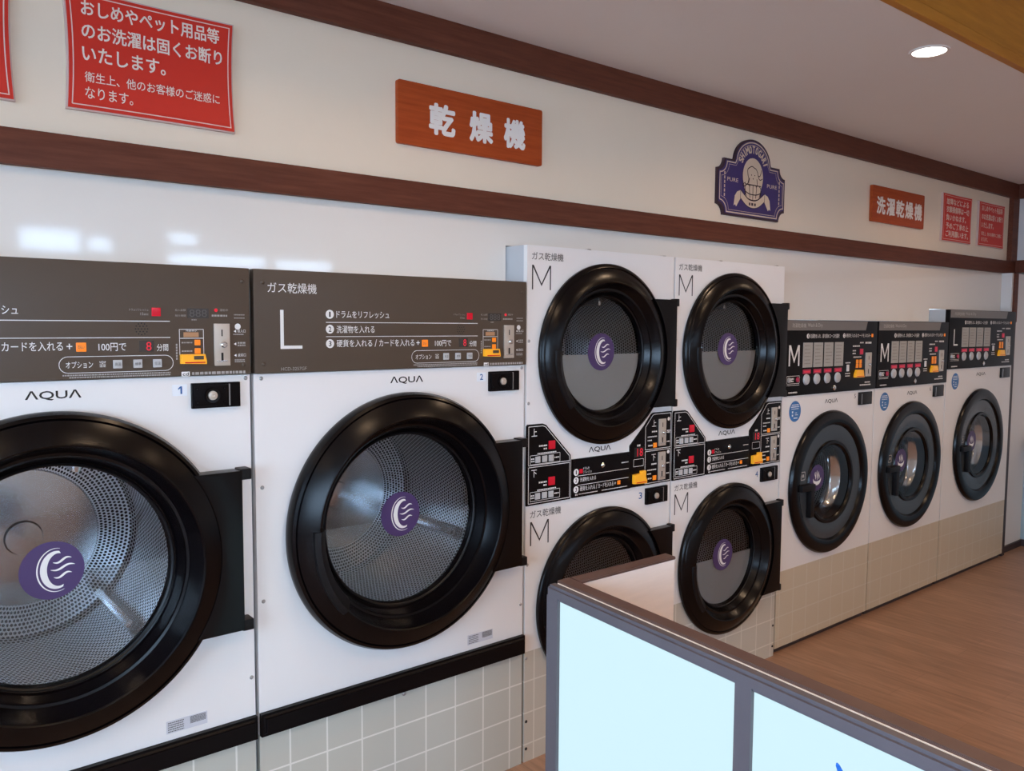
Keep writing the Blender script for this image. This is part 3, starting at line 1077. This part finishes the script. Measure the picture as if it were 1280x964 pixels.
    for cz, film in ((zu, 'film_m'), (zl, 'film_m')):
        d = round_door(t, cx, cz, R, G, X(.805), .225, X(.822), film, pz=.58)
        bm = bmesh.new()
        add_disc(bm, cx, cz+.01, .0745, .0205, seg=64)
        obj('sticker', bm, M['purple'], d, False)
        bm = bmesh.new()
        steam_mark(bm, cx, cz+.01, .0745, .0199)
        obj('sticker_mark', bm, M['white_ink'], d, False)
    return t

stacked_dryer(S2, '3', 'white twin dryer numbered 3, two round doors one above the other, left of the pair')
stacked_dryer(S3, '4', 'white twin dryer numbered 4, two round doors one above the other, next to the washers')

# ------------------------------------------------------------------ washer dryers
def washer(x, Wf, H, cz, size, num, label, zs=1.):
    W = Wf-.010
    t = empty('washer_dryer', (x+.005, 0, 0), label, 'washing machine', 'washer dryers at the far end')
    sc = W/.908
    X = lambda v: (v-.005)*sc
    dz = H-1.691
    zp = 1.313+dz
    cx = W*.5
    R = .380
    shell(t, W, H, z0=.03)
    me = curve_plate([[(0, .424), (W, .424), (W, zp-.001), (0, zp-.001)], circ(cx, cz, .235, 128)], 0, .02)
    link('front_panel', me, M['enamel'], t)
    box('tiled_base', 0, W, .0005, .02, .03, .4235, M['tile_w'], t)
    box('kick_plate', 0.01, W-.01, .02, .05, 0, .03, M['baseboard'], t)
    y = -.008
    yi = y-.0006
    p = box('control_panel', 0, W, y, .02, zp, H, M['black_panel'], t, .002)
    Z = lambda v: v+dz
    st = prism('title_strip', [(X(.012), Z(1.640)), (X(.78), Z(1.640)), (X(.80), Z(1.689)), (X(.012), Z(1.689))], y-.0015, y, M['top_strip'], p)
    bm = bmesh.new()
    add_text(bm, '洗濯乾燥機', X(.060), X(.185), Z(1.654), Z(1.675), y-.0021)
    add_text(bm, 'Wash & Dry', X(.200), X(.338), Z(1.652), Z(1.676), y-.0021)
    obj('title_lettering', bm, new_or('pale_title', (.5, .47, .42)), p, False)
    bm = bmesh.new()
    if size == 'M':
        big_letter(bm, 'M', X(.040), X(.135), Z(1.462), Z(1.566), .012, yi)
    else:
        big_letter(bm, 'L', X(.062), X(.115), Z(1.462), Z(1.566), .011, yi)
    obj('size_letter', bm, M['white_ink'], p, False)
    bm = bmesh.new()
    add_text(bm, '洗濯物を入れ、扉を閉めコースを選択', X(.226), X(.508), Z(1.600), Z(1.622), yi, .004)
    obj('lettering', bm, M['white_ink'], p, False)
    bm = bmesh.new()
    add_text(bm, '硬貨を入れる/カードを入れる+', X(.578), X(.836), Z(1.602), Z(1.623), yi, .004)
    obj('lettering', bm, M['white_ink'], p, False)
    bm = bmesh.new()
    frame_line(bm, X(.028), X(.140), Z(1.374), Z(1.412), .002, yi, .004)
    for k, (a, b, z, h) in enumerate([(.058, .090, 1.398, .008), (.058, .090, 1.386, .008), (.030, .140, 1.366, .003), (.045, .122, 1.329, .007),
                                      (.650, .725, 1.555, .008), (.650, .685, 1.530, .007), (.650, .685, 1.515, .007), (.660, .745, 1.495, .007),
                                      (.725, .765, 1.573, .007), (.782, .850, 1.572, .010), (.580, .630, 1.466, .006), (.580, .630, 1.408, .005), (.582, .630, 1.395, .005),
                                      (.790, .850, 1.354, .007), (.738, .855, 1.340, .007)]):
        bk = bmesh.new()
        add_bars(bk, X(a), X(b), Z(z), h, yi, 40+k)
        obj('fine_print', bk, M['white_ink'], p, False)
    obj('outline', bm, M['white_ink'], p, False)
    number_discs(p, [('1', X(.208), Z(1.611)), ('2', X(.558), Z(1.612))], .0125, yi)
    button(p, X(.855), Z(1.612), .018, y, 'orange', None, 'pay_mark', .0012)
    lathe('selector_knob', [(.0001, y-.01), (.011, y-.01), (.013, y)], X(.045), Z(1.393), M['grey_btn'], p, 20)
    lathe('selector_knob', [(.0001, y-.006), (.011, y-.006), (.013, y)], X(.123), Z(1.393), M['red_dim'], p, 20)
    for k, (a, b) in enumerate(((.166, .252), (.264, .350), (.364, .450), (.466, .552))):
        cp = box('course_plate', X(a), X(b), y-.002, y, Z(1.452), Z(1.578), M['plate'], p)
        bm = bmesh.new()
        rnd = random.Random(k)
        for j in range(6):
            add_bars(bm, X(a+.012), X(b-.012-.02*rnd.random()), Z(1.562-.018*j), .005, y-.0026, 20*k+j, .5)
        obj('plate_print', bm, new_or('faint_print', (.24, .225, .20)), cp, False)
        xm = (a+b)/2-.004
        box('price_display', X(xm-.036), X(xm+.036), y-.002, y, Z(1.420), Z(1.442), M['red_dim'], p, .001)
        bm = bmesh.new()
        add_bars(bm, X(xm-.026), X(xm+.026), Z(1.430), .007, y-.0026, k+3)
        obj('price_digits', bm, M['red_lit'], p, False)
        lathe('course_button', [(.0001, y-.009), (.020, y-.009), (.026, y-.006), (.028, y)], X(xm-.004), Z(1.391), M['grey_btn'], p, 28)
    lathe('panel_lock', [(.0001, y-.010), (.008, y-.010), (.014, y-.006), (.014, y)], X(.469), Z(1.338), M['chrome'], p, 24)
    box('start_button', X(.592), X(.616), y-.003, y, Z(1.420), Z(1.456), M['white_ink'], p, .001)
    box('amount_display', X(.726), X(.762), y-.0015, y, Z(1.508), Z(1.540), M['red_dim'], p)
    bm = bmesh.new()
    add_text(bm, '00', X(.731), X(.757), Z(1.512), Z(1.536), y-.0022)
    obj('lit_digits', bm, M['red_lit'], p, False)
    for bx, bz in ((.700, 1.447), (.735, 1.447), (.700, 1.470), (.735, 1.470)):
        button(p, X(bx), Z(bz), .022, y, 'orange', None, 'card_button')
    cr = prism('card_reader', [(X(.670), Z(1.384)), (X(.765), Z(1.384)), (X(.757), Z(1.396)), (X(.750), Z(1.424)), (X(.684), Z(1.426)), (X(.670), Z(1.400))], y-.014, y, M['yellow'], p, .002)
    box('card_slot', X(.682), X(.757), y-.0155, y-.0135, Z(1.3885), Z(1.3915), M['red_btn'], cr)
    coin_plate(p, X(.787), X(.850), Z(1.386), Z(1.518), y)
    bm = bmesh.new()
    add_text(bm, 'ΛQUΛ', X(.400), X(.527), Z(1.254), Z(1.279), -.0006, .016)
    obj('maker_lettering', bm, M['black_ink'], t, False)
    if num:
        bm = bmesh.new()
        add_text(bm, num, X(.697), X(.716), Z(1.268), Z(1.292), -.0006)
        obj('numeral', bm, M['grey_ink'], t, False)
    lb = box('lock_box', X(.739), X(.877), -.010, 0, Z(1.229), Z(1.300), M['plastic'], t, .003)
    box('lock_edge', X(.762), X(.766), -.0115, -.0095, Z(1.234), Z(1.290), M['screw'], lb)
    bs = bmesh.new()
    add_disc(bs, X(.122), Z(1.232), .053, -.0008, seg=40)
    ns = obj('round_notice_sticker', bs, M['sky_sticker'], t, False)
    bm = bmesh.new()
    for k, (a, b, z, h) in enumerate([(-.030, .030, .033, .005), (-.036, .036, .023, .005), (-.032, .032, .013, .004), (-.028, -.012, -.003, .010), (-.028, -.012, -.02, .010),
                                      (.0, .018, -.008, .004), (.0, .026, -.018, .004), (-.012, .022, -.034, .006)]):
        add_bars(bm, X(.122)+a, X(.122)+b, Z(1.232)+z, h, -.0014, 60+k)
    obj('sticker_print', bm, M['sticker_white'], ns, False)
    # door
    prof = [(R-.003, 0), (R+.002, -.006), (R+.001, -.014), (R-.006, -.024), (R-.025, -.030), (.322, -.030), (.312, -.026), (.304, -.012)]
    d = lathe('door', prof, cx, cz, M['plastic'], t, 160, angle=28)
    lathe('smoked_disc', [(.306, -.012), (.303, -.015), (.230, -.016), (.222, -.013)], cx, cz, M['grey_disc'], d, 128)
    lathe('porthole_ring', [(.223, -.012), (.219, -.022), (.206, -.022), (.198, -.014), (.194, -.006)], cx, cz, M['plastic'], d, 96)
    bm = bmesh.new()
    add_disc(bm, cx, cz, .197, -.011, seg=96)
    obj('glass', bm, M['glass'], d, False)
    lathe('door_gasket', [(.194, -.006), (.201, .004), (.212, .050)], cx, cz, M['gasket'], t, 96)
    lathe('inner_rim', [(.214, .046), (.206, .056), (.178, .074), (.170, .078), (.163, .090), (.166, .105)], cx, cz, M['chrome'], t, 96)
    lathe('drum', [(.166, .105), (.215, .120), (.222, .14), (.222, .34)], cx, cz, M['drum'], t, 96)
    lathe('drum_back', [(.222, .34), (.16, .352), (.0001, .355)], cx, cz, M['steel'], t, 64)
    bm = bmesh.new()
    add_box(bm, cx-.318, cx-.195, -.046, -.010, cz-.017, cz+.017, .007)
    add_box(bm, cx-.232, cx-.198, -.044, -.012, cz-.160, cz-.006, .007)
    obj('handle', bm, M['plastic_matt'], d)
    sx, sz = cx-.150, cz+.040
    bm = bmesh.new()
    add_disc(bm, sx, sz, .068, -.0235, seg=48)
    obj('sticker', bm, M['purple'], d, False)
    bm = bmesh.new()
    bowl_mark(bm, sx, sz, .068, -.0242)
    obj('sticker_mark', bm, M['white_ink'], d, False)
    bm = bmesh.new()
    frame_line(bm, cx-.288, cx-.252, cz+.040, cz+.080, .004, -.0166, .004)
    add_disc(bm, cx-.270, cz+.060, .009, -.0166, seg=16)
    obj('door_print', bm, M['dim_ink'], d, False)
    return t

washer(S4, S5-S4, WTOP, .837, 'M', '5', 'white washer dryer with M on its black panel, beside the twin dryers')
washer(S5, S6-S5, WTOP, .837, 'M', '6', 'white washer dryer with M on its black panel, middle of the three washers')
washer(S6, S7-S6, W3TOP, .869, 'L', None, 'taller white washer dryer with L on its black panel, farthest in the corner')

# ------------------------------------------------------------------ signs on the upper wall
YS = YW
def red_board(x0, x1, z0, z1, label, lines, group='red notice boards'):
    xm, zm = (x0+x1)/2, (z0+z1)/2
    t = empty('notice_board', (xm, YS, z0), label, 'sign', group)
    W, H = x1-x0, z1-z0
    def concave(d, n=8):
        # sides bow in slightly
        a, b = W/2-d, H-2*d
        pts = []
        k = .006
        for i in range(n):
            u = i/n
            pts.append((-a+2*a*u, d+k*.25*4*u*(1-u)))
        for i in range(n):
            u = i/n
            pts.append((a-k*4*u*(1-u), d+b*u))
        for i in range(n):
            u = i/n
            pts.append((a-2*a*u, H-d-k*.25*4*u*(1-u)))
        for i in range(n):
            u = i/n
            pts.append((-a+k*4*u*(1-u), H-d-b*u))
        return pts
    prism('board', concave(-.004), -.014, 0, M['sign_edge'], t)
    prism('face', concave(0), -.0165, -.0142, M['sign_red'], t, smooth=False)
    if lines is None:
        bm = bmesh.new()
        pp = concave(.010)
        add_stroke(bm, pp+[pp[0]], .0028, -.0171)
        obj('outline', bm, M['sign_line'], t, False)
        return t
    bm = bmesh.new()
    pp = concave(.010)
    add_stroke(bm, pp+[pp[0]], .0028, -.0171)
    obj('outline', bm, M['sign_line'], t, False)
    for s, a, b, c, d, bold in lines:
        bm = bmesh.new()
        add_text(bm, s, -W/2+a*W, -W/2+b*W, H*c, H*d, -.0171, bold)
        obj('lettering', bm, M['sign_ink'], t, False)
    return t

notice = [('おしめやペット用品等', .085, .91, .795, .935, .018), ('のお洗濯は固くお断り', .085, .925, .600, .740, .018),
          ('いたします。', .085, .565, .41, .545, .018), ('衛生上、他のお客様のご迷惑に', .095, .905, .235, .325, .006), ('なります。', .095, .365, .095, .195, .006)]
red_board(-.568, -.134, 2.212, 2.515, 'red notice board cut off by the left edge of the picture', None)
red_board(-.013, .421, 2.215, 2.515, 'large red notice board with five lines of pale writing above the number 1 dryer', notice)
notice2 = [('故障などによる', .10, .88, .775, .915, .018), ('衣類損傷等は一切', .10, .90, .605, .745, .018), ('負いかねます。', .10, .80, .435, .575, .018),
           ('予めご了承の上', .10, .90, .255, .395, .018), ('ご利用願います。', .10, .90, .085, .225, .018)]
red_board(5.017, 5.440, 2.220, 2.518, 'red notice board with five even lines, right beside the small wooden sign', notice2)
red_board(5.567, 5.988, 2.224, 2.518, 'red notice board nearest the dark corner post at the far end', notice)

def wood_sign(x0, x1, z0, z1, label, chars, bold):
    t = empty('wooden_sign', ((x0+x1)/2, YS, z0), label, 'sign', 'wooden name signs')
    W, H = x1-x0, z1-z0
    prism('board', rrect(-W/2, W/2, 0, H, .008), -.018, 0, M['sign_wood'], t, .002)
    for s, a, b, c, d in chars:
        bm = bmesh.new()
        add_text(bm, s, -W/2+a*W, -W/2+b*W, H*c, H*d, -.0187, bold)
        obj('lettering', bm, M['sign_white'], t, False)
    return t

wood_sign(.973, 1.607, 2.263, 2.471, 'reddish wooden sign with three large white characters above the number 2 dryer',
          [('乾', .19, .365, .22, .74), ('燥', .46, .628, .22, .74), ('機', .705, .868, .22, .74)], .042)
wood_sign(4.112, 4.750, 2.266, 2.471, 'reddish wooden sign with five white characters above the washers',
          [('洗', .075, .235, .22, .72), ('濯', .255, .415, .22, .72), ('乾', .435, .595, .22, .72), ('燥', .615, .775, .22, .72), ('機', .795, .955, .22, .72)], .036)

# shop emblem
def emblem(x, z, label):
    t = empty('emblem_sign', (x, YS, z), label, 'sign')
    def outline(d):
        w_, sh, ab = .273-d, .262-d, .150-d*.6
        r = .048
        P = []
        def scoop(cx_, cz_, a0, a1, rr):
            for i in range(9):
                a = math.radians(a0+(a1-a0)*i/8)
                P.append((cx_+rr*cos(a), cz_+rr*sin(a)))
        rr = r+d*.35
        scoop(-w_, d, 90, 0, rr)
        scoop(w_, d, 180, 90, rr)
        scoop(w_, sh, 270, 180, rr)
        P.append((ab, sh))
        for i in range(1, 32):
            a = pi*i/32
            P.append(((.145-d)*cos(a), .262-d*.3+(.112-d*.75)*sin(a)))
        P.append((-ab, sh))
        scoop(-w_, sh, 0, -90, rr)
        return P
    prism('board', outline(0), -.014, 0, M['violet_edge'], t)
    prism('face', outline(.008), -.0155, -.0142, M['violet'], t, smooth=False)
    y = -.0161
    bm = bmesh.new()
    o1 = outline(.015)
    add_stroke(bm, o1+[o1[0]], .0055, y)
    o2 = outline(.026)
    add_stroke(bm, o2+[o2[0]], .0018, y)
    s = 'SHIMOTOGARI'
    for i, ch in enumerate(s):
        a = math.radians(162-144*i/(len(s)-1))
        px, pz = .104*cos(a), .240+.086*sin(a)
        rot = a-pi/2
        wd = .008 if ch == 'I' else (.027 if ch == 'M' else .021)
        add_text(bm, ch, px-wd/2, px+wd/2, pz-.0185, pz+.0185, y, .05, rot)
    for sx in (-1, 1):
        add_text(bm, 'PURE', sx*.160-.042, sx*.160+.042, .158, .176, y, .01)
        for k in range(6):
            add_poly(bm, [(sx*.222-.004, .085+.020*k), (sx*.222+.004, .085+.020*k), (sx*.222+.004, .099+.020*k), (sx*.222-.004, .099+.020*k)], y)
        add_disc(bm, sx*.222, .078, .003, y, seg=8)
        add_disc(bm, sx*.222, .209, .003, y, seg=8)
    # oval with sheep's fleece over a banded globe
    add_disc(bm, 0, .198, .082, y, .088, 48)
    add_disc(bm, 0, .140, .068, y-.0003, .068, 48)
    # ribbon
    n = 16
    for i in range(n):
        u0, u1 = -1+2*i/n, -1+2*(i+1)/n
        f = lambda u: (.098*u, .048+.040*u*u)
        g = lambda u: (.098*u, .086+.040*u*u)
        add_poly(bm, [f(u0), f(u1), g(u1), g(u0)], y-.0006)
    for sx in (-1, 1):
        add_poly(bm, [(sx*.098, .125), (sx*.098, .085), (sx*.13, .045), (sx*.138, .055), (sx*.150, .048), (sx*.142, .095), (sx*.125, .115)], y-.0004)
    obj('emblem_art', bm, M['cream_ink'], t, False)
    bm = bmesh.new()
    yl = y-.0012
    lw = .0042
    # fleece outline
    def curve(pts, wd=lw):
        out = []
        P = [Vector(p) for p in pts]
        P = [P[0]]+P+[P[-1]]
        for i in range(1, len(P)-2):
            for k in range(6):
                t_ = k/6
                a, b, c, d = P[i-1], P[i], P[i+1], P[i+2]
                out.append(tuple(.5*((2*b)+(-a+c)*t_+(2*a-5*b+4*c-d)*t_**2+(-a+3*b-3*c+d)*t_**3)))
        out.append(tuple(P[-1]))
        add_stroke(bm, out, wd, yl)
    curve([(-.042, .200), (-.046, .226), (-.028, .240), (-.010, .246), (.008, .240), (.022, .236), (.034, .222), (.040, .208), (.052, .205), (.062, .220), (.064, .236)])
    curve([(-.042, .200), (-.036, .182), (-.046, .160), (-.070, .148), (-.082, .150), (-.076, .158), (-.060, .166)])
    curve([(.040, .208), (.044, .196), (.058, .188), (.076, .196)])
    curve([(-.030, .190), (-.036, .160), (-.030, .150)])
    curve([(.030, .190), (.034, .160), (.026, .150)])
    for ex in (-.014, .012):
        add_disc(bm, ex, .205, .003, yl, seg=10)
    add_disc(bm, .0, .188, .004, yl, .003, 10)
    # globe
    for zc, zr in ((.158, 0), (.126, -.014), (.096, -.012)):
        hw = math.sqrt(max(.0, .068**2-(zc-.140)**2))
        curve([(-hw, zc), (-hw*.5, zc+zr*.8), (0, zc+zr), (hw*.5, zc+zr*.8), (hw, zc)], .005)
    for k in (-1, -.45, .45, 1):
        curve([(k*.050, .158), (k*.064, .140), (k*.050, .096)], .004)
    curve([(.0, .158), (.0, .085)], .004)
    curve([(-.067, .136), (-.060, .108)], .006)
    curve([(.067, .136), (.060, .108)], .006)
    curve([(-.098, .126), (-.050, .096), (0, .086), (.050, .096), (.098, .126)], .0035)
    curve([(-.098, .088), (-.050, .058), (0, .048), (.050, .058), (.098, .088)], .0025)
    for sx in (-1, 1):
        curve([(sx*.098, .126), (sx*.098, .086)], .003)
    add_bars(bm, -.030, .030, .066, .013, yl, 3, .6)
    obj('emblem_lines', bm, M['violet_edge'], t, False)
    return t

emblem(2.962, 2.182, 'violet arched emblem board with cream sheep crest and lettering on the upper wall')

# framed picture on the end wall
t = empty('framed_picture', (6.21, -.09, 2.20), 'dark-framed picture just in view on the end wall', 'picture')
bm = bmesh.new()
me = curve_plate([[(-.42, 0), (0, 0), (0, .34), (-.42, .34)], [(-.395, .025), (-.025, .025), (-.025, .315), (-.395, .315)]], 0, .02)
for v in me.vertices:
    x, y, z = v.co
    v.co = (-.02+y, x, z)
link('frame', me, M['trim'], t, False)
box('print', -.008, -.001, -.398, -.022, .022, .318, M['wall_plain'], t)

# ------------------------------------------------------------------ lit partition
PT = empty('lit_partition', (.885, -.761, 0), 'low L-shaped partition with brown laminate frame and glowing pale blue panels', 'partition')
DIR = Vector((-.0871, -.9962, 0))
def pp(u, v, z):
    """u along the long side towards the camera, v across it (to +x), from the corner"""
    return Vector((v+DIR.x*u, DIR.y*u-.010*v, z))
def sbox(bm, u0, u1, v0, v1, z0, z1, bev=0.):
    r = bmesh.ops.create_cube(bm, size=1.)
    for q in r['verts']:
        a = u0 if q.co.x < 0 else u1
        b = v0 if q.co.y < 0 else v1
        c = z0 if q.co.z < 0 else z1
        q.co = pp(a, b, c)
    bmesh.ops.recalc_face_normals(bm, faces=bm.faces)
    if bev:
        bmesh.ops.bevel(bm, geom=list({e for q in r['verts'] for e in q.link_edges}), offset=bev, segments=2, affect='EDGES')
HT = 1.0
U1 = 1.27
tk = .036
bm = bmesh.new()
posts = [(0., .044), (.615, .655), (U1-.044, U1)]
for a, b in posts:
    sbox(bm, a, b, 0, tk-.008, .0, HT-.030)
sbox(bm, .0, U1, 0, tk-.008, .0, .06)
bmesh.ops.remove_doubles(bm, verts=bm.verts, dist=1e-6)
fr = obj('frame', bm, M['frame_grey'], PT, False)
bm = bmesh.new()
sbox(bm, -.0005, U1, -.002, tk-.006, HT-.036, HT-.002, .007)
obj('frame_rail', bm, M['frame_grey'], PT)
for a, b in ((.044, .615), (.655, U1-.044)):
    bm = bmesh.new()
    sbox(bm, a, b, .010, .020, .06, HT-.034)
    lp = obj('lit_panel', bm, M['lit'], PT, False)
    lp['label'] = 'glowing pale blue acrylic panel'
# blue print on the second panel: tip of a brush-like stroke
bm = bmesh.new()
def stroke_on_panel(pts, ws):
    P = [Vector(p) for p in pts]
    Lv, Rv = [], []
    for i in range(len(P)):
        d = (P[min(i+1, len(P)-1)]-P[max(i-1, 0)]).normalized()
        n = Vector((-d.y, d.x))
        for lst, s in ((Lv, 1), (Rv, -1)):
            q = P[i]+n*ws[i]*s/2
            lst.append(bm.verts.new(pp(q.x, .0093, q.y)))
    for i in range(len(P)-1):
        bm.faces.new((Lv[i], Lv[i+1], Rv[i+1], Rv[i]))
stroke_on_panel([(.836, .904), (.838, .900), (.843, .892), (.851, .878), (.864, .845), (.874, .80)], [.003, .009, .012, .016, .022, .026])
obj('panel_print', bm, new_or('blue_print', (.012, .13, .50)), PT, False)
bm = bmesh.new()
sbox(bm, .006, U1, tk-.0048, tk-.0020, .9, HT-.0046)
obj('leak_strip', bm, M['leak_glow'], PT, False)
bm = bmesh.new()
sbox(bm, .0, U1, tk-.0016, .076, HT-.008, HT+.001, .002)
sbox(bm, .0, .042, .077, .455, HT-.008, HT+.001, .002)
obj('cap', bm, M['frame_brown'], PT)
bm = bmesh.new()
sbox(bm, .042, U1, tk+.003, .070, 0, HT-.008)
sbox(bm, .004, .038, .070, .453, 0, HT-.008)
obj('inner_board', bm, M['cream_board'], PT, False)
bm = bmesh.new()
sbox(bm, .001, .0415, tk-.008, tk+.002, 0, HT-.008)
obj('corner_filler', bm, M['frame_brown'], PT, False)
